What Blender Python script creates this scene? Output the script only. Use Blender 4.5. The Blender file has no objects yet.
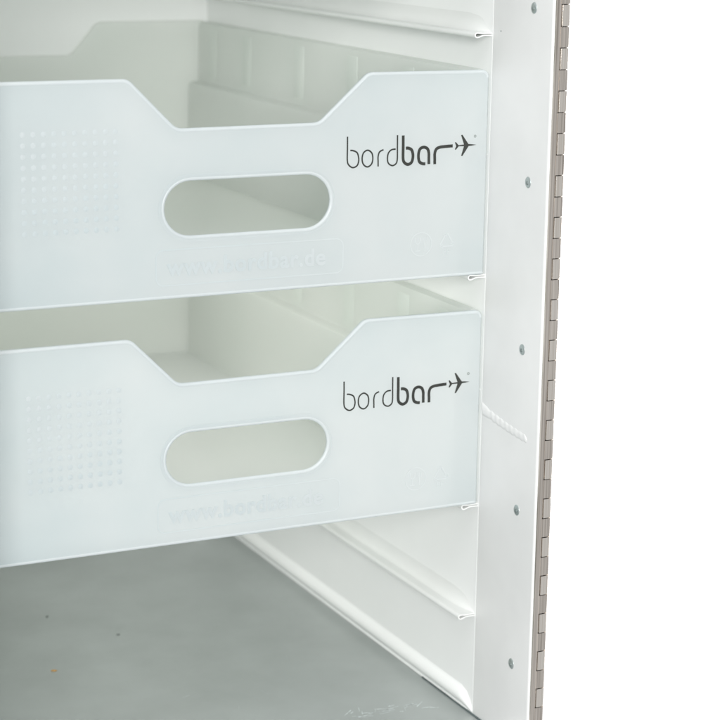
import bpy, bmesh, math, random
from mathutils import Vector, Matrix
from mathutils.geometry import tessellate_polygon
random.seed(7)
K = 0.001                                   # everything below is written in millimetres
scene = bpy.context.scene
col = scene.collection
R = math.radians

# ------------------------------------------------------------------ materials
def new_mat(name):
    m = bpy.data.materials.new(name); m.use_nodes = True
    nt = m.node_tree
    return m, nt, nt.nodes, nt.links, nt.nodes['Principled BSDF'], nt.nodes['Material Output']

def noise(nt, scale, detail=3, rough=.5, stretch=None):
    tc = nt.nodes.new('ShaderNodeTexCoord')
    n = nt.nodes.new('ShaderNodeTexNoise')
    n.inputs['Scale'].default_value = scale
    n.inputs['Detail'].default_value = detail
    n.inputs['Roughness'].default_value = rough
    if stretch:
        mp = nt.nodes.new('ShaderNodeMapping'); mp.inputs['Scale'].default_value = stretch
        nt.links.new(tc.outputs['Object'], mp.inputs['Vector']); nt.links.new(mp.outputs[0], n.inputs['Vector'])
    else:
        nt.links.new(tc.outputs['Object'], n.inputs['Vector'])
    return n

def ramp(nt, src, c0, c1, p0=.35, p1=.65):
    r = nt.nodes.new('ShaderNodeValToRGB')
    r.color_ramp.elements[0].color = (*c0, 1); r.color_ramp.elements[0].position = p0
    r.color_ramp.elements[1].color = (*c1, 1); r.color_ramp.elements[1].position = p1
    nt.links.new(src, r.inputs[0]); return r

def bump(nt, src, bsdf, strength, dist):
    b = nt.nodes.new('ShaderNodeBump'); b.inputs['Strength'].default_value = strength
    b.inputs['Distance'].default_value = dist
    nt.links.new(src, b.inputs['Height'])
    for s in (bsdf if isinstance(bsdf, list) else [bsdf]):
        nt.links.new(b.outputs[0], s.inputs['Normal'])

def milky(name, c0, c1, transl, clear, rough=.32):
    """moulded polypropylene: milky, lets light through, softly glossy"""
    m, nt, N, L, P, out = new_mat(name)
    n = noise(nt, 6 if 'front' in name else 9, 4, .6)
    r = ramp(nt, n.outputs['Fac'], c0, c1)
    L.new(r.outputs[0], P.inputs['Base Color'])
    P.inputs['Roughness'].default_value = rough
    P.inputs['IOR'].default_value = 1.45
    t = N.new('ShaderNodeBsdfTranslucent'); L.new(r.outputs[0], t.inputs['Color'])
    mx = N.new('ShaderNodeMixShader'); mx.inputs[0].default_value = transl
    L.new(P.outputs[0], mx.inputs[1]); L.new(t.outputs[0], mx.inputs[2])
    tr = N.new('ShaderNodeBsdfTransparent'); tr.inputs['Color'].default_value = (.975, .985, .975, 1)
    m2 = N.new('ShaderNodeMixShader'); m2.inputs[0].default_value = clear
    L.new(mx.outputs[0], m2.inputs[1]); L.new(tr.outputs[0], m2.inputs[2])
    L.new(m2.outputs[0], out.inputs['Surface'])
    nb = noise(nt, 260, 2)
    bump(nt, nb.outputs['Fac'], [P, t], .12, .0003)
    return m

M_FRONT = milky('milky_plastic_front', (.685, .745, .76), (.775, .805, .812), .42, .18)  # bluish base carries the reflected blue light in its colour
M_EDGE_LIT = milky('milky_plastic_lit_edge', (.79, .83, .845), (.85, .88, .885), .42, .12, .25)  # front plastic made lighter: edge highlight put into the colour
M_EMB = milky('milky_plastic_embossing', (.70, .758, .773), (.785, .815, .822), .41, .12, .3)
M_RIB = milky('milky_plastic_rib', (.90, .925, .905), (.93, .945, .93), .45, .34, .7)
M_TUB = milky('milky_plastic_tub', (.905, .925, .905), (.925, .935, .92), .45, .34)

def paint(name, c0, c1, rough, spots=True):
    m, nt, N, L, P, out = new_mat(name)
    n = noise(nt, 14, 4)
    r = ramp(nt, n.outputs['Fac'], c0, c1)
    L.new(r.outputs[0], P.inputs['Base Color'])
    nr = noise(nt, 40, 3)
    rr = nt.nodes.new('ShaderNodeMapRange')
    rr.inputs['To Min'].default_value = rough - .07; rr.inputs['To Max'].default_value = rough + .09
    L.new(nr.outputs['Fac'], rr.inputs['Value']); L.new(rr.outputs[0], P.inputs['Roughness'])
    nb = noise(nt, 420, 2)
    bump(nt, nb.outputs['Fac'], P, .10, .0002)
    return m
M_LINER = paint('white_lacquered_liner', (.86, .872, .866), (.88, .89, .885), .36)
M_FRAME = paint('white_powder_coat', (.735, .742, .737), (.80, .805, .80), .40)
M_RAIL = paint('white_rail_paint', (.76, .775, .765), (.80, .81, .80), .36)
M_SEAL = paint('white_sealant', (.74, .745, .74), (.78, .785, .78), .45)

def floor_mat():
    m, nt, N, L, P, out = new_mat('worn_grey_floor_sheet')
    n = noise(nt, 11, 6, .6)
    r = ramp(nt, n.outputs['Fac'], (.362, .390, .380), (.45, .482, .474), .3, .7)
    s = noise(nt, 60, 5, .7, (1, 7, 1))
    r2 = ramp(nt, s.outputs['Fac'], (0, 0, 0), (1, 1, 1), .66, .72)
    mx = N.new('ShaderNodeMix'); mx.data_type = 'RGBA'; mx.inputs[0].default_value = 0
    mf = N.new('ShaderNodeMath'); mf.operation = 'MULTIPLY'; mf.inputs[1].default_value = .28
    L.new(r2.outputs[0], mf.inputs[0]); L.new(mf.outputs[0], mx.inputs[0])
    L.new(r.outputs[0], mx.inputs[6]); mx.inputs[7].default_value = (.5, .52, .5, 1)
    L.new(mx.outputs[2], P.inputs['Base Color'])
    P.inputs['Metallic'].default_value = .25
    nr = noise(nt, 25, 5, .65)
    mr = N.new('ShaderNodeMapRange'); mr.inputs['To Min'].default_value = .24; mr.inputs['To Max'].default_value = .46
    L.new(nr.outputs['Fac'], mr.inputs['Value']); L.new(mr.outputs[0], P.inputs['Roughness'])
    bump(nt, s.outputs['Fac'], P, .06, .0002)
    return m
M_FLOOR = floor_mat()

def metal(name, c0, c1, rough, stretch=(60, 60, 1), metallic=1.0):
    m, nt, N, L, P, out = new_mat(name)
    n = noise(nt, 8, 4, .6, stretch)
    r = ramp(nt, n.outputs['Fac'], c0, c1, .3, .7)
    L.new(r.outputs[0], P.inputs['Base Color'])
    P.inputs['Metallic'].default_value = metallic
    P.inputs['Roughness'].default_value = rough
    bump(nt, n.outputs['Fac'], P, .15, .0002)
    return m
M_HINGE = metal('brushed_nickel', (.46, .41, .36), (.96, .88, .80), .28, (150, 150, 1.5))  # brushed grain, contrast raised to paint reflections into the colour
M_KNUCKLE = metal('lit_knuckle_metal', (.80, .72, .64), (1, .95, .88), .2, (150, 150, 1.5))  # hinge metal made lighter and shinier: shading contrast put into the colour
M_EDGE = metal('bare_aluminium_edge', (.10, .13, .14), (.20, .24, .25), .4, (5, 5, 5), .6)
M_RIVET = metal('dull_rivet', (.40, .46, .46), (.52, .57, .56), .38, (20, 20, 20), .8)
M_DENT = metal('dark_rivet_metal', (.20, .24, .24), (.28, .32, .31), .5, (20, 20, 20), .6)  # dark metal for the rivet pins and the pin hole

def flat(name, c, rough=.5):
    m, nt, N, L, P, out = new_mat(name)
    n = noise(nt, 120, 3)
    r = ramp(nt, n.outputs['Fac'], tuple(x * .9 for x in c), tuple(min(1, x * 1.1) for x in c))
    L.new(r.outputs[0], P.inputs['Base Color']); P.inputs['Roughness'].default_value = rough
    return m
M_INK = flat('dark_olive_print', (.026, .028, .024), .5)
M_INK2 = flat('grey_print_dot', (.27, .30, .29), .55)
M_CRUMB = flat('orange_crumb', (.55, .33, .12), .8)
M_SPECK = flat('dark_speck', (.16, .175, .165), .8)
M_SCR = flat('scratch_residue', (.78, .84, .84), .6)
M_BACK = flat('white_backdrop_paper', (.88, .88, .88), .95)
M_RUB = flat('dark_gap', (.05, .055, .06), .7)

# ------------------------------------------------------------------ object helpers
def link(name, me, mat, parent=None, smooth=None):
    me.materials.clear(); me.materials.append(mat)
    o = bpy.data.objects.new(name, me); col.objects.link(o)
    if parent: o.parent = parent
    if smooth is not None:
        for p in me.polygons: p.use_smooth = True
        me.set_sharp_from_angle(angle=R(smooth))
    return o

def obj(name, bm, mat, parent=None, smooth=35):
    me = bpy.data.meshes.new(name)
    bmesh.ops.recalc_face_normals(bm, faces=bm.faces)
    bm.to_mesh(me); bm.free()
    return link(name, me, mat, parent, smooth)

def empty(name, label, cat, loc=(0, 0, 0), group=None):
    o = bpy.data.objects.new(name, None); col.objects.link(o)
    o.location = Vector(loc) * K; o.empty_display_size = .02
    o['label'] = label; o['category'] = cat
    if group: o['group'] = group
    return o

def tag(o, label, cat, group=None):
    o['label'] = label; o['category'] = cat
    if group: o['group'] = group

def V(x, y, z): return Vector((x, y, z)) * K

def box(bm, x0, x1, y0, y1, z0, z1, bev=0, seg=2):
    vs = [bm.verts.new(V(x, y, z)) for x in (x0, x1) for y in (y0, y1) for z in (z0, z1)]
    fs = [(0, 1, 3, 2), (4, 6, 7, 5), (0, 4, 5, 1), (2, 3, 7, 6), (0, 2, 6, 4), (1, 5, 7, 3)]
    ff = [bm.faces.new([vs[i] for i in f]) for f in fs]
    if bev:
        es = list({e for f in ff for e in f.edges})
        bmesh.ops.bevel(bm, geom=es, offset=bev * K, segments=seg, profile=.5, affect='EDGES')

def fillet(pts, radii, n=6):
    """round the corners of a closed 2-D polygon"""
    out = []
    N = len(pts)
    for i, p in enumerate(pts):
        r = radii[i] if isinstance(radii, (list, tuple)) else radii
        if not r: out.append(p); continue
        a = Vector(pts[i - 1]) - Vector(p); b = Vector(pts[(i + 1) % N]) - Vector(p)
        la, lb = a.length, b.length; a.normalize(); b.normalize()
        ang = a.angle(b)
        d = min(r / math.tan(ang / 2), la * .49, lb * .49); rr = d * math.tan(ang / 2)
        c = Vector(p) + (a + b).normalized() * (rr / math.sin(ang / 2))
        s = Vector(p) + a * d - c; e = Vector(p) + b * d - c
        t = s.angle_signed(e)
        a0 = math.atan2(s.y, s.x)
        for k in range(n + 1):
            q = a0 - t * k / n
            out.append((c.x + rr * math.cos(q), c.y + rr * math.sin(q)))
    return out

def extrude_poly(bm, pts, axis, a, b):
    """closed 2-D polygon extruded along an axis. axis y: pts are (x,z); axis x: (y,z); axis z: (x,y)"""
    def P(p, t):
        return {'y': V(p[0], t, p[1]), 'x': V(t, p[0], p[1]), 'z': V(p[0], p[1], t)}[axis]
    A = [bm.verts.new(P(p, a)) for p in pts]; B = [bm.verts.new(P(p, b)) for p in pts]
    n = len(pts)
    for i in range(n): bm.faces.new((A[i], A[(i + 1) % n], B[(i + 1) % n], B[i]))
    for t in tessellate_polygon([[Vector((p[0], p[1], 0)) for p in pts]]):
        for S in (A, B):
            try: bm.faces.new([S[i] for i in t])
            except ValueError: pass

def loft(bm, pts, base, stations):
    """closed (x,z) section swept along y; stations are (y, scale); base is the point it shrinks to"""
    rings = [[bm.verts.new(V(base[0] + (p[0] - base[0]) * s, y, base[1] + (p[1] - base[1]) * s)) for p in pts] for y, s in stations]
    n = len(pts)
    for A, B in zip(rings, rings[1:]):
        for i in range(n): bm.faces.new((A[i], A[(i + 1) % n], B[(i + 1) % n], B[i]))
    for t in tessellate_polygon([[Vector((p[0], p[1], 0)) for p in pts]]):
        for S in (rings[0], rings[-1]):
            try: bm.faces.new([S[i] for i in t])
            except ValueError: pass

def thick_path(path, t):
    """open 2-D path -> closed polygon of thickness t"""
    L, Rr = [], []
    for i, p in enumerate(path):
        a = Vector(path[max(i - 1, 0)]); b = Vector(path[min(i + 1, len(path) - 1)])
        d = (b - a).normalized(); n = Vector((-d.y, d.x)) * (t / 2)
        L.append((p[0] + n.x, p[1] + n.y)); Rr.append((p[0] - n.x, p[1] - n.y))
    return L + Rr[::-1]

def smooth_path(pts, n=8, closed=False):
    out = []
    N = len(pts)
    rng = range(N) if closed else range(N - 1)
    for i in rng:
        g = (lambda k: pts[k % N]) if closed else (lambda k: pts[min(max(k, 0), N - 1)])
        p0, p1, p2, p3 = (Vector(g(i - 1)), Vector(g(i)), Vector(g(i + 1)), Vector(g(i + 2)))
        for k in range(n):
            t = k / n
            q = .5 * (2 * p1 + (p2 - p0) * t + (2 * p0 - 5 * p1 + 4 * p2 - p3) * t * t + (3 * p1 - p0 - 3 * p2 + p3) * t ** 3)
            out.append((q.x, q.y))
    if not closed: out.append(tuple(pts[-1]))
    return out

def ribbon(bm, path, w, y, closed=False, thick=0.0):
    """flat stroke lying in the x-z plane at depth y, rounded ends, raised by thick towards -y"""
    n = len(path); L, Q = [], []
    for i, p in enumerate(path):
        if closed: a, b = Vector(path[i - 1]), Vector(path[(i + 1) % n])
        else: a, b = Vector(path[max(i - 1, 0)]), Vector(path[min(i + 1, n - 1)])
        d = (b - a).normalized(); m = Vector((-d.y, d.x)) * (w / 2)
        L.append((p[0] + m.x, p[1] + m.y)); Q.append((p[0] - m.x, p[1] - m.y))
    yt = y - thick
    def strip(y_):
        return [bm.verts.new(V(p[0], y_, p[1])) for p in L], [bm.verts.new(V(p[0], y_, p[1])) for p in Q]
    A, B = strip(yt)
    rng = range(n) if closed else range(n - 1)
    for i in rng: bm.faces.new((A[i], A[(i + 1) % n], B[(i + 1) % n], B[i]))
    if thick:
        A2, B2 = strip(y)
        for i in rng:
            j = (i + 1) % n
            bm.faces.new((A[i], A2[i], A2[j], A[j])); bm.faces.new((B[i], B[j], B2[j], B2[i]))

# ------------------------------------------------------------------ dimensions
W, H, PITCH = 275.0, 110.3, 130.2            # drawer front, spacing of the two drawers
XC = -W / 2                                  # middle of the grip hole
XM = XC - 9.5                                # middle of the trolley
SW = 2.2                                     # face of the right inner wall (the left one mirrors it)
FZ = -367.0                                  # floor of the compartment
TOP = 64.0
BACKY = 404.0
def mx(x): return 2 * XM - x                 # mirror about the middle of the trolley

# ------------------------------------------------------------------ the trolley
trolley = empty('galley_trolley', 'white lined open aluminium galley trolley holding the two milky drawers', 'trolley', (XM, 170, FZ - 12))
TL = trolley.location.copy()
def rel(o, parent=trolley, base=TL):
    """child geometry is written in world millimetres; move it into the parent's frame"""
    o.parent = parent; o.matrix_parent_inverse = Matrix.Translation(-base)
    return o

def side(sign, name='side_panel'):
    bm = bmesh.new()
    X = (lambda x: x) if sign > 0 else mx
    x0, x1 = sorted((X(SW), X(SW + 7.6)))
    box(bm, x0, x1, 0.2, BACKY + 6, FZ - 8, TOP)
    o = rel(obj(name, bm, M_LINER))
    # cove that closes the joint between wall and floor
    bm = bmesh.new()
    pts = [(SW + .5, FZ + 15)]
    for k in range(9):
        a = R(90 - 20 * k * .9)
        pts.append((SW - 3.4 * math.cos(math.pi * (k / 8 - .5)) * 1.0, FZ + 13.5 - 11.5 * k / 8))
    pts += [(SW - .5, FZ + .6), (SW + .5, FZ + .4)]
    pts = [(X(p[0]), p[1]) for p in pts]
    loft(bm, pts, (X(SW + .5), FZ + .4), [(.6, .2), (3, .55), (7, .85), (13, 1), (BACKY - 1, 1)])
    c = obj('floor_bead', bm, M_LINER, o, 50)
    # rails: folded sheet ledges
    for z in (18.2, -46.9, -111.9, -177.0, -242.1, -307.0):
        bm = bmesh.new()
        tip = SW - 10.2
        path = [(SW + .4, z + 1.0), (tip + 4.5, z + .9), (tip + 2.2, z + 1.15)]
        for k in range(9):
            a = R(90 + 180 * k / 8)
            path.append((tip + 1.3 + 1.25 * math.cos(a), z + 1.2 * math.sin(a)))
        path += [(tip + 2.2, z - 1.1), (tip + 4.5, z - .25), (tip + 6, z - .1), (SW + .4, z - .2)]
        pts = [(X(p[0]), p[1]) for p in thick_path(path, .62)]
        extrude_poly(bm, pts, 'y', 1.0 if z not in (-46.9, -177.0) else 4.2, BACKY - 2)
        r = obj('rail', bm, M_RAIL, o, 40)
        # concave fillet where the wall turns out into the ledge
        bm = bmesh.new()
        pts = [(SW + .5, z + 10.5), (SW - .15, z + 10.4)]
        for k in range(9):
            a = R(90 * k / 8)
            pts.append((SW - .15 - 4.6 * (1 - math.cos(a)), z + 1.05 + 9.3 * (1 - math.sin(a))))
        pts += [(SW + .5, z + 1.02)]
        pts = [(X(p[0]), p[1]) for p in pts]
        loft(bm, pts, (X(SW + .5), z + 1.02), [(1.3, .12), (4, .35), (9, .68), (16, .9), (26, 1), (BACKY - 2.4, 1)])
        obj('rail_fillet', bm, M_RAIL, r, 50)
    return o
side_r = side(1); side_l = side(-1)

bm = bmesh.new(); box(bm, mx(SW) , SW, BACKY, BACKY + 6, FZ - 8, TOP)
rel(obj('back_panel', bm, M_LINER))
bm = bmesh.new(); box(bm, mx(SW + 7.6), SW + 7.6, 0.2, BACKY + 6, TOP + .2, TOP + 8)
rel(obj('top_panel', bm, M_LINER))
bm = bmesh.new()
box(bm, mx(SW), SW, -13.0, BACKY, FZ - 2.4, FZ)
floor_o = rel(obj('floor_panel', bm, M_FLOOR))
bm = bmesh.new()
box(bm, mx(SW + 1.6), SW + 1.6, -13.8, -13.05, FZ - 2.6, FZ + .9)
box(bm, SW - .9, SW - .1, -13.0, 60, FZ + .05, FZ + .9)
obj('floor_edge', bm, M_EDGE, floor_o)
# faint paint-like scratches at the front of the floor sheet
bm = bmesh.new()
def scr(x, y, l, a, w=.35):
    a = R(a); dx, dy = math.cos(a), math.sin(a); n = 6
    p = []
    for k in range(n + 1):
        t = k / n * l
        p.append((x + dx * t + random.uniform(-.12, .12), y + dy * t + random.uniform(-.12, .12)))
    for i in range(n):
        w0 = w * (.3 + random.random()); (ax, ay), (bx, by) = p[i], p[i + 1]
        z = FZ + .12
        bm.faces.new([bm.verts.new(V(ax, ay - w0, z)), bm.verts.new(V(bx, by - w0, z)), bm.verts.new(V(bx, by + w0, z)), bm.verts.new(V(ax, ay + w0, z))])
for i in range(34):
    t = random.random()
    scr(-66 + 48 * t + random.uniform(-4, 4), 27 - 4 * t + random.uniform(-5, 5), random.uniform(2, 9), random.choice((-8, 5, 70, 40, -20)), random.uniform(.12, .34))
for x, y, l, a in ((-92, 74, 7, 110), (-88, 66, 5, 100), (-60, 120, 7, 75), (-118, 60, 6, 60), (-140, 90, 5, 20), (-40, 66, 6, 80)):
    scr(x, y, l, a, .09)
obj('scratches', bm, M_SCR, floor_o, None)['kind'] = 'stuff'

# front frame: extrusion that carries the hinge
def frame(sign):
    X = (lambda x: x) if sign > 0 else mx
    prof = [(SW, 0), (SW, -60.3), (SW + 3.8, -60.3), (SW + 3.8, 0)]
    pts = fillet(prof, [0.45, 2.3, .3, 0], 8)
    pts = [(X(p[0]), p[1]) for p in pts]
    bm = bmesh.new(); extrude_poly(bm, pts, 'z', FZ - 8, TOP + 8)
    o = rel(obj('front_frame', bm, M_FRAME, None, 40))
    for i, z in enumerate([34.8, -54.6, -143.7, -232.6, -320.9]):
        bm = bmesh.new()
        bmesh.ops.create_uvsphere(bm, u_segments=20, v_segments=10, radius=2.9 * K)
        for v in bm.verts: v.co = Vector((v.co.x * .32, v.co.y, v.co.z * 1.05))
        bmesh.ops.translate(bm, verts=bm.verts, vec=V(X(SW + .15), -41, z))
        rv = obj('rivet', bm, M_RIVET, o, 60)
        bm = bmesh.new()
        bmesh.ops.create_uvsphere(bm, u_segments=14, v_segments=8, radius=1.1 * K)
        for v in bm.verts: v.co = Vector((v.co.x * .5, v.co.y, v.co.z))
        bmesh.ops.translate(bm, verts=bm.verts, vec=V(X(SW - .65), -41.3, z - .3))
        obj('pin', bm, M_DENT, rv, 60)
    if sign > 0:
        # twisted bead of sealant
        bm = bmesh.new()
        n, m = 60, 12
        rings = []
        for i in range(n + 1):
            t = i / n
            cy = -1.5 - 47.5 * t; cz = -185.6 - 5.4 * t - 2.2 * math.sin(t * 3.1) * .4
            tw = 1 + .10 * math.sin(t * 2 * math.pi * 9.5) * (1 if t > .15 else .3)
            rr = (3.1 - .7 * t) * tw * (min(1, (1 - t) * 14 + .5))
            if t < .12: rr *= 1.25 - t
            rings.append([bm.verts.new(V(SW + .25 + .27 * rr * math.cos(2 * math.pi * k / m),
                          cy + .9 * math.sin(2 * math.pi * k / m), cz + rr * math.sin(2 * math.pi * k / m))) for k in range(m)])
        for a, b in zip(rings, rings[1:]):
            for k in range(m): bm.faces.new((a[k], a[(k + 1) % m], b[(k + 1) % m], b[k]))
        bm.faces.new(rings[0]); bm.faces.new(rings[-1][::-1])
        obj('sealant_bead', bm, M_SEAL, o, 70)
        # tiny hole next to the top rail and the notches at the hidden rails
        bm = bmesh.new()
        bmesh.ops.create_uvsphere(bm, u_segments=10, v_segments=6, radius=.55 * K)
        bmesh.ops.translate(bm, verts=bm.verts, vec=V(SW + .3, -8.3, 20.9))
        obj('pin_hole', bm, M_DENT, o)
    return o
frame_r = frame(1); frame_l = frame(-1)

# piano hinge on the right front edge
hinge = rel(obj('hinge_leaf', (lambda b: (box(b, SW + .75, 5.75, -61.6, -60.45, FZ - 8, TOP + 8, .12, 1), b)[1])(bmesh.new()), M_HINGE))
hinge.name = 'piano_hinge'
HX, HY, HR = 9.1, -58.3, 3.3
pz = 21.55; z0 = 37.4
zs = [z0 + pz * k for k in range(5, -20, -1)]
def barrel(z_hi, z_lo, tab, name):
    bm = bmesh.new()
    pts = []
    for k in range(29):
        a = 2 * math.pi * k / 28
        pts.append((HX + HR * math.cos(a), HY + HR * math.sin(a)))
    extrude_poly(bm, pts[:-1], 'z', z_lo, z_hi)
    x0 = 5.74 if tab else 6.3             # tongue running from the leaf into the barrel; the door's knuckles stay clear of it
    y0 = HY - HR + (.02 if tab else -.15)
    pts = [(x0, y0 + 1.15), (x0, y0), (HX, y0), (HX, y0 + 1.15)]
    extrude_poly(bm, fillet(pts, [0, 0 if tab else .35, 0, 0], 4), 'z', z_lo, z_hi)
    return obj(name, bm, M_HINGE if tab else M_KNUCKLE, hinge, 40)
for z in zs:
    barrel(z, z - 10.5, False, 'knuckle').location = (0, 0, 0)
    barrel(z - 10.95, z - pz + .45, True, 'knuckle')
bm = bmesh.new()
box(bm, HX - .6, HX + .6, HY - .6, HY + .6, zs[-1] - 10, zs[0])
obj('hinge_pin', bm, M_RUB, hinge)
bm = bmesh.new()
box(bm, 11.3, 12.2, HY + .4, -22, FZ - 8, TOP + 8)
obj('door_leaf', bm, M_HINGE, hinge)

# ------------------------------------------------------------------ drawers
def curve_mesh(splines, depth, bevel, res=4):
    cu = bpy.data.curves.new('c', 'CURVE'); cu.dimensions = '2D'; cu.fill_mode = 'BOTH'
    cu.extrude = depth / 2 * K - bevel * K; cu.bevel_depth = bevel * K; cu.bevel_resolution = res
    cu.offset = -bevel * K
    for s in splines:
        sp = cu.splines.new('POLY'); sp.points.add(len(s) - 1)
        for p, q in zip(sp.points, s): p.co = (q[0] * K, q[1] * K, 0, 1)
        sp.use_cyclic_u = True
    o = bpy.data.objects.new('c', cu); col.objects.link(o)
    dg = bpy.context.evaluated_depsgraph_get()
    me = bpy.data.meshes.new_from_object(o.evaluated_get(dg))
    bpy.data.objects.remove(o); bpy.data.curves.remove(cu)
    return me

def stand(me, y):
    """curve mesh lies in x-y: stand it up into x-z, its front face at depth y"""
    for v in me.vertices:
        x, yy, z = v.co; v.co = (x, z, yy)
    ymin = min(v.co.y for v in me.vertices)
    for v in me.vertices: v.co.y += y * K - ymin
    me.flip_normals()
    return me

def outline(top=0.0):
    c = XC
    pts = [(.9, -H), (.9, top), (-70.6, top + .5), (-98.6, -24.4), (-176.4, -24.6), (-201.6, top + .6), (-W - 19.2, top + .8), (-W - 19.2, -H)]
    return fillet(pts, [1.5, 4.0, 7.5, 8.0, 8.0, 7.5, 4.0, 1.5], 8)

def slot(hw, hh, zc, n=16):
    r = hh; out = []
    for k in range(n + 1):
        a = R(-90 + 180 * k / n); out.append((XC + hw - r + r * math.cos(a), zc + r * math.sin(a)))
    for k in range(n + 1):
        a = R(90 + 180 * k / n); out.append((XC - hw + r + r * math.cos(a), zc + r * math.sin(a)))
    return out

LOGO = {
 'thin': [
  [(-82.5,-32.2),(-82.45,-38),(-82.4,-44.6),(-81.5,-47.0),(-79.2,-48.4),(-76.8,-47.5),(-75.9,-45.3),(-76.0,-43.0),(-76.9,-40.7),(-79.1,-39.6),(-80.8,-39.4)],
  [(-64.5,-48.5),(-64.55,-46),(-64.6,-43.3),(-63.8,-40.9),(-61.5,-39.8)],
  [(-54.4,-39.8),(-56.9,-40.1),(-58.7,-41.9),(-59.1,-45.1),(-58.3,-47.3),(-56.1,-48.4),(-54.1,-47.5),(-53.35,-45.3),(-53.4,-39),(-53.45,-32.5)]],
 'thin_closed': [[(-73.9,-44.1),(-73.2,-41.1),(-70.8,-39.7),(-68.4,-41.2),(-67.7,-44.1),(-68.4,-47.0),(-70.7,-48.4),(-73.1,-47.0)]],
 'bold': [
  [(-50.1,-32.8),(-50.0,-39),(-49.9,-45.1),(-49.0,-47.2),(-47.0,-48.2),(-45.0,-47.3),(-44.2,-45.2),(-44.2,-42.7),(-45.1,-40.5),(-47.0,-39.6),(-48.4,-39.6)],
  [(-36.6,-48.3),(-38.2,-48.2),(-40.1,-47.2),(-40.8,-44.9),(-40.7,-42.2),(-39.8,-40.2),(-37.7,-39.5),(-35.6,-40.4),(-34.7,-42.6),(-34.6,-45.5),(-34.5,-48.6)],
  [(-31.0,-48.8),(-31.05,-46),(-31.1,-43.1),(-30.2,-40.8),(-28.0,-39.9),(-25.5,-39.7),(-20.4,-39.5)]],
 'plane': [(-6.0,-39.5),(-8.7,-39.85),(-10.7,-40.0),(-14.4,-45.2),(-15.2,-45.1),(-13.6,-39.95),(-16.8,-39.9),(-18.4,-41.7),(-19.1,-41.5),(-18.3,-39.7),(-19.2,-37.7),(-18.5,-37.6),(-16.9,-39.3),(-13.6,-39.05),(-15.5,-34.0),(-14.7,-33.8),(-10.9,-38.9),(-8.7,-39.1)],
}
def text_mesh(txt, width, x, z, ext):
    cu = bpy.data.curves.new('t', 'FONT'); cu.body = txt; cu.size = .012; cu.extrude = ext * K; cu.resolution_u = 3
    cu.space_character = 1.08; cu.offset = .0003
    o = bpy.data.objects.new('t', cu); col.objects.link(o)
    dg = bpy.context.evaluated_depsgraph_get()
    me = bpy.data.meshes.new_from_object(o.evaluated_get(dg))
    bpy.data.objects.remove(o); bpy.data.curves.remove(cu)
    xs = [v.co.x for v in me.vertices]; s = width * K / (max(xs) - min(xs)); m0 = min(xs)
    for v in me.vertices:
        a, b, c = v.co
        v.co = ((a - m0) * s + x * K, -c, b * s * 1.05 + z * K)
    return me

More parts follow.
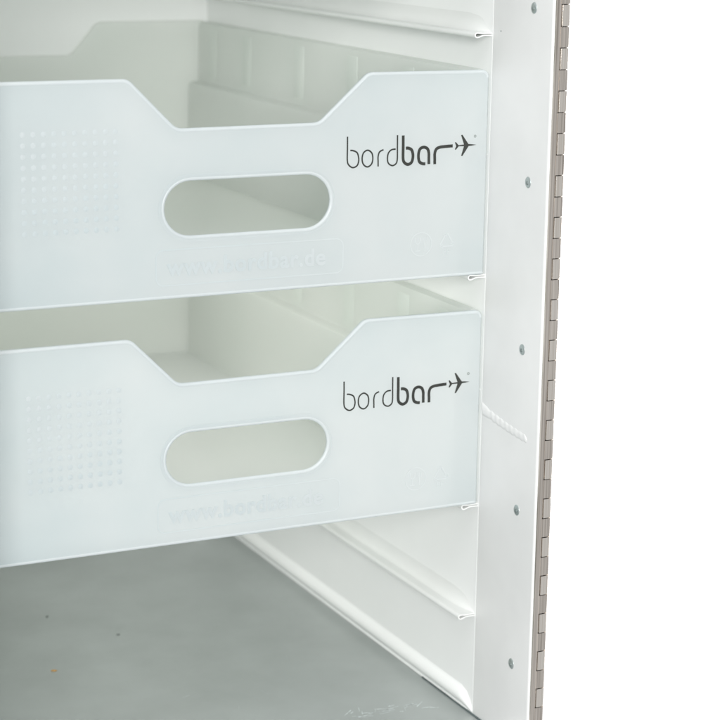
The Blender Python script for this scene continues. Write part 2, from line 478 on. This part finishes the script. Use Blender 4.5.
def make_drawer():
    d = empty('plastic_drawer', 'drawer', 'drawer', (0, 0, 0), 'milky plastic drawers slid into the trolley')
    # front panel: front face at y = 0
    me = stand(curve_mesh([outline(), slot(45.9, 14.1, -64.7)[::-1]], 3.2, 1.25, 5), 0)
    front = link('front_panel', me, M_FRONT, d, 38)
    for nm, o_, dpt in (('edge_highlight', [(x, z) for x, z in outline()], 1.15), ('grip_highlight', slot(45.7, 13.9, -64.7), 1.1)):  # added beads whose lighter colour paints the bright edges
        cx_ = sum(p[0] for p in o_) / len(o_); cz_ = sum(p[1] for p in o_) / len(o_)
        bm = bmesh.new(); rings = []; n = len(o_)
        sgn = 1 if nm == 'edge_highlight' else -1
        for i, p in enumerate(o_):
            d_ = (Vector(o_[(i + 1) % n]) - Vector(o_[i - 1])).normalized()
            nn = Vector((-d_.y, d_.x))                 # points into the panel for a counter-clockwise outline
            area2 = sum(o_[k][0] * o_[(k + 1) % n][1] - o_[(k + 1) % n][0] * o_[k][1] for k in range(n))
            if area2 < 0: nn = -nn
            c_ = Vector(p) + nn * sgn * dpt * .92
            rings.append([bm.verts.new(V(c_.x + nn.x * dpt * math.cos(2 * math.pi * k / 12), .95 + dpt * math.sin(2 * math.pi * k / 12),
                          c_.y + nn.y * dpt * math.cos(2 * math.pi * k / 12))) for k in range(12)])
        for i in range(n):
            if nm == 'edge_highlight' and abs(o_[i][1] - o_[(i + 1) % n][1]) > 60: continue
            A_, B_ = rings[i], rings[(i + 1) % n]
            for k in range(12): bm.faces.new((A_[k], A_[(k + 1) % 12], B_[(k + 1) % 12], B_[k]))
        obj(nm, bm, M_EDGE_LIT, front, 60)
    # raised lip around the grip hole and a low rib that follows the top edge
    bm = bmesh.new()
    ribbon(bm, slot(48.6, 16.8, -64.7), .9, .02, True, .22)
    obj('grip_rim', bm, M_FRONT, front, 60)
    # printed logo
    bm = bmesh.new(); y = -.06
    for p in LOGO['thin']: ribbon(bm, smooth_path(p), .82, y); y -= .012
    for p in LOGO['thin_closed']: ribbon(bm, smooth_path(p, 8, True), .82, y, True); y -= .012
    for p in LOGO['bold']: ribbon(bm, smooth_path(p), 1.65, y); y -= .012
    pv = [bm.verts.new(V(a, y, b)) for a, b in LOGO['plane']]
    for t in tessellate_polygon([[Vector((a, b, 0)) for a, b in LOGO['plane']]]): bm.faces.new([pv[i] for i in t])
    bm.normal_update()
    for f in bm.faces:
        if f.normal.y > 0: f.normal_flip()
    me = bpy.data.meshes.new('printed_logo'); bm.to_mesh(me); bm.free()
    link('printed_logo', me, M_INK, front)
    bm = bmesh.new()
    ribbon(bm, [(-6.9 + .55 * math.cos(R(a)), -34.9 + .55 * math.sin(R(a))) for a in range(0, 360, 24)], .5, -.08, True)
    obj('trademark_dot', bm, M_INK2, front, None)
    # embossed address in its rounded frame
    me = text_mesh('www.bordbar.de', 88, -182.3, -98.3, .2)
    link('embossed_address', me, M_EMB, front, 40)
    bm = bmesh.new()
    fr = fillet([(-188, -103.3), (-188, -85.2), (-84.2, -85.2), (-84.2, -103.3)], 4, 6)
    ribbon(bm, fr, .6, .02, True, .14)
    obj('embossed_frame', bm, M_EMB, front, 50)
    # field of little moulded pips
    bm = bmesh.new()
    for i in range(10):
        for j in range(10):
            cx_ = -255.3 + i * 5.2; cz_ = -24.6 - j * 5.35
            vs = bmesh.ops.create_uvsphere(bm, u_segments=8, v_segments=6, radius=1.55 * K)['verts']
            for v in vs: v.co = Vector((v.co.x, v.co.y * .07, v.co.z)) + V(cx_, .05, cz_)
    obj('pip_field', bm, M_EMB, front, 60)
    # food-safe roundel and recycling triangle
    bm = bmesh.new()
    cx_, cz_ = -38.1, -91.3
    ribbon(bm, [(cx_ + 6.3 * math.cos(R(a)), cz_ + 6.3 * math.sin(R(a))) for a in range(0, 360, 12)], .55, .02, True, .2)
    gl = [(cx_ - 3.4, cz_ + 3.6), (cx_ - 3.2, cz_ + 1.2), (cx_ - 2.0, cz_ + .1), (cx_ - .8, cz_ + 1.2), (cx_ - .6, cz_ + 3.6)]
    ribbon(bm, smooth_path(gl), .5, .02, False, .2)
    ribbon(bm, [(cx_ - 2, cz_ + .1), (cx_ - 2, cz_ - 3.4)], .5, .015, False, .2)
    ribbon(bm, [(cx_ - 3.4, cz_ - 3.5), (cx_ - .6, cz_ - 3.5)], .5, .01, False, .2)
    ribbon(bm, [(cx_ + 2.3, cz_ + .6), (cx_ + 2.3, cz_ - 3.8)], .6, .01, False, .2)
    for q in (-1.1, 0, 1.1): ribbon(bm, [(cx_ + 2.3 + q, cz_ + 3.8), (cx_ + 2.3 + q, cz_ + .6)], .35, .01, False, .2)
    obj('food_safe_mark', bm, M_EMB, front, 40)
    bm = bmesh.new()
    tri = [(-22.6, -85.6), (-18.0, -93.3), (-27.0, -93.3)]
    for i in range(3):
        a, b = Vector(tri[i]), Vector(tri[(i + 1) % 3])
        ribbon(bm, [tuple(a + (b - a) * .1), tuple(a + (b - a) * .78)], .7, .02, False, .2)
        e = a + (b - a) * .95; t = (b - a).normalized(); n = Vector((-t.y, t.x))
        s = a + (b - a) * .74
        ribbon(bm, [tuple(s + n * 1.1), tuple(e), tuple(s - n * 1.1)], .4, .01, False, .2)
    for i, L in enumerate(('P', 'P')):
        x = -24.4 + i * 2.3
        ribbon(bm, [(x, -97.8), (x, -95), (x + 1.2, -95.1), (x + 1.2, -96.3), (x, -96.4)], .35, .01, False, .2)
    obj('recycling_mark', bm, M_EMB, front, 40)
    # tub: two stepped side walls with ribs, back panel, bottom
    for s in (1, -1):
        X = (lambda x: x) if s > 0 else mx
        bm = bmesh.new()
        path = fillet([(-.6, -3.0), (-.8, -.6), (-3.6, -.6), (-4.2, -41.5), (-12.5, -42.8), (-14.5, -107.5)], 0)
        path = [(-.7, -3.6), (-.75, -1.4), (-1.5, -.65), (-4.2, -.65), (-5.6, -1.3), (-6.0, -3), (-6.2, -20), (-6.4, -39.5), (-7.0, -41.6), (-8.6, -42.4), (-12.0, -42.6), (-13.3, -43.4), (-13.8, -45.5), (-14.6, -75), (-15.4, -107.8)]
        pts = [(X(p[0]), p[1]) for p in thick_path(path, 1.7)]
        extrude_poly(bm, pts, 'y', 3.1, 397)
        w = obj('side_wall', bm, M_TUB, d, 40)
        for y in (30, 78, 150, 226, 310, 370):
            bm = bmesh.new()
            x0, x1 = sorted((X(-7.0), X(-7.22)))
            box(bm, x0, x1, y - 7, y + 7, -40.4, -4.5, .2, 3)
            x0, x1 = sorted((X(-15.2), X(-16.3)))
            obj('rib', bm, M_RIB, w, 40)
    bpts = [(x if x > XC else x, z) for x, z in fillet([(-1.4, -H + 3), (-1.4, .9), (-81.5, .9), (-100.5, -21.3), (-174.5, -21.3), (-193.5, .9), (-W - 17.8, .9), (-W - 17.8, -H + 3)], [3, 4, 9, 9, 9, 9, 4, 3], 8)]
    me = stand(curve_mesh([bpts], 2.4, .9, 3), 397.1)
    link('back_panel', me, M_TUB, d, 38)
    bm = bmesh.new(); box(bm, mx(-14.2), -14.2, 3.15, 397, -108.9, -106.9)
    obj('bottom', bm, M_TUB, d)
    return d
d1 = make_drawer()
d1['label'] = 'upper milky plastic drawer, its grip hole nearest the top of the trolley'
# a dup of the thing with all its parts and sub-parts
def dup(o, parent=None):
    c = o.copy(); col.objects.link(c)
    if parent: c.parent = parent
    for ch in list(o.children): dup(ch, c)
    return c
d2 = dup(d1)
d2.location = V(0, 0, -PITCH)
d2['label'] = 'lower milky plastic drawer, right above the bare grey floor panel'

# ------------------------------------------------------------------ bits lying on the floor sheet
def crumb(name, label, x, y, sx, sy, sz, mat, rot):
    bm = bmesh.new()
    bmesh.ops.create_icosphere(bm, subdivisions=2, radius=1)
    for v in bm.verts:
        k = 1 + random.uniform(-.25, .25)
        v.co = Vector((v.co.x * sx * k, v.co.y * sy * k, v.co.z * sz * k)) * K
    bmesh.ops.rotate(bm, verts=bm.verts, matrix=Matrix.Rotation(R(rot), 3, 'Z'))
    o = obj(name, bm, mat, None, 60)
    o.location = V(x, y, FZ + sz * .8); tag(o, label, 'crumb')
crumb('crumb', 'small orange crumb lying on the grey trolley floor', -195.7, 159.3, 2.1, .9, .4, M_CRUMB, -20)
crumb('speck', 'dark speck on the grey trolley floor, nearer the left edge and further back', -171.9, 248.4, 1.0, .8, .4, M_SPECK, 10)
crumb('speck', 'dark speck on the grey trolley floor, between the orange crumb and the right wall', -141.0, 199.9, 1.0, 1.1, .5, M_SPECK, 30)

# ------------------------------------------------------------------ backdrop
bm = bmesh.new()
vs = [bm.verts.new(Vector(p)) for p in ((-6, 2.2, -5), (8, 2.2, -5), (8, 2.2, 5), (-6, 2.2, 5))]
bm.faces.new(vs)
bd = obj('backdrop', bm, M_BACK, None, None); bd['kind'] = 'structure'

# ------------------------------------------------------------------ light
wd = bpy.data.worlds.new('World'); scene.world = wd; wd.use_nodes = True
bg = wd.node_tree.nodes['Background']
bg.inputs[0].default_value = (.965, .985, 1, 1); bg.inputs[1].default_value = .55

def area(name, loc, target, sx, sy, power, color=(1, 1, 1)):
    l = bpy.data.lights.new(name, 'AREA'); l.shape = 'RECTANGLE'; l.size = sx; l.size_y = sy; l.energy = power; l.color = color
    o = bpy.data.objects.new(name, l); col.objects.link(o); o.location = loc
    o.rotation_euler = (Vector(target) - Vector(loc)).to_track_quat('-Z', 'Y').to_euler()
    return o
area('front_softbox', (-1.30, -2.6, .50), (-.12, .1, -.15), 1.0, 1.0, 80, (1, .99, .97))
area('top_softbox', (-.6, -.9, 1.6), (-.15, -.02, -.1), 1.0, 1.0, 9, (1, 1, 1))
area('added_drawer_fill', tuple(V(XM, 200, -110.2)), tuple(V(XM, 200, -300)), .25, .33, .21, (1, .975, .93))  # unseen fill lamp added inside the trolley to brighten the lower drawer
area('added_ceiling_fill', tuple(V(XM, 200, TOP - .6)), tuple(V(XM, 200, -300)), .25, .33, .078, (1, 1, 1))  # added below the top panel, out of view, to lift the upper drawer
area('added_floor_fill', tuple(V(XM, 190, -240.6)), tuple(V(XM, 190, -300)), .25, .33, .06, (1, 1, 1))  # extra hidden lamp added beneath the lower drawer to brighten the floor
area('backdrop_light_left', (-1.6, 1.2, 0), (-.2, 2.2, 0), 1.0, 2.2, 60)
area('backdrop_light_right', (1.9, 1.0, 0), (.9, 2.2, 0), 1.0, 2.2, 60)

# ------------------------------------------------------------------ camera
cd = bpy.data.cameras.new('camera'); cam = bpy.data.objects.new('camera', cd); col.objects.link(cam)
yaw, pit, rol, fpx = -.4609, -.2320, .0159, 1994.7753
fwd = Vector((-math.sin(yaw) * math.cos(pit), math.cos(yaw) * math.cos(pit), math.sin(pit)))
r = Vector((math.cos(yaw), math.sin(yaw), 0)); u = r.cross(fwd)
r2 = r * math.cos(rol) + u * math.sin(rol); u2 = -r * math.sin(rol) + u * math.cos(rol)
m = Matrix((r2, u2, -fwd)).transposed().to_4x4(); m.translation = V(-532.5162, -924.901, 92.4741)
cam.matrix_world = m
cd.sensor_width = 36; cd.lens = fpx / 720 * 36; cd.clip_start = .02; cd.clip_end = 100
cd.dof.use_dof = True; cd.dof.focus_distance = 1.04; cd.dof.aperture_fstop = 13
scene.camera = cam
scene.view_settings.view_transform = 'Standard'; scene.view_settings.look = 'None'
scene.view_settings.exposure = 0
scene.cycles.max_bounces = 16; scene.cycles.diffuse_bounces = 16; scene.cycles.transparent_max_bounces = 24
scene.cycles.transmission_bounces = 12
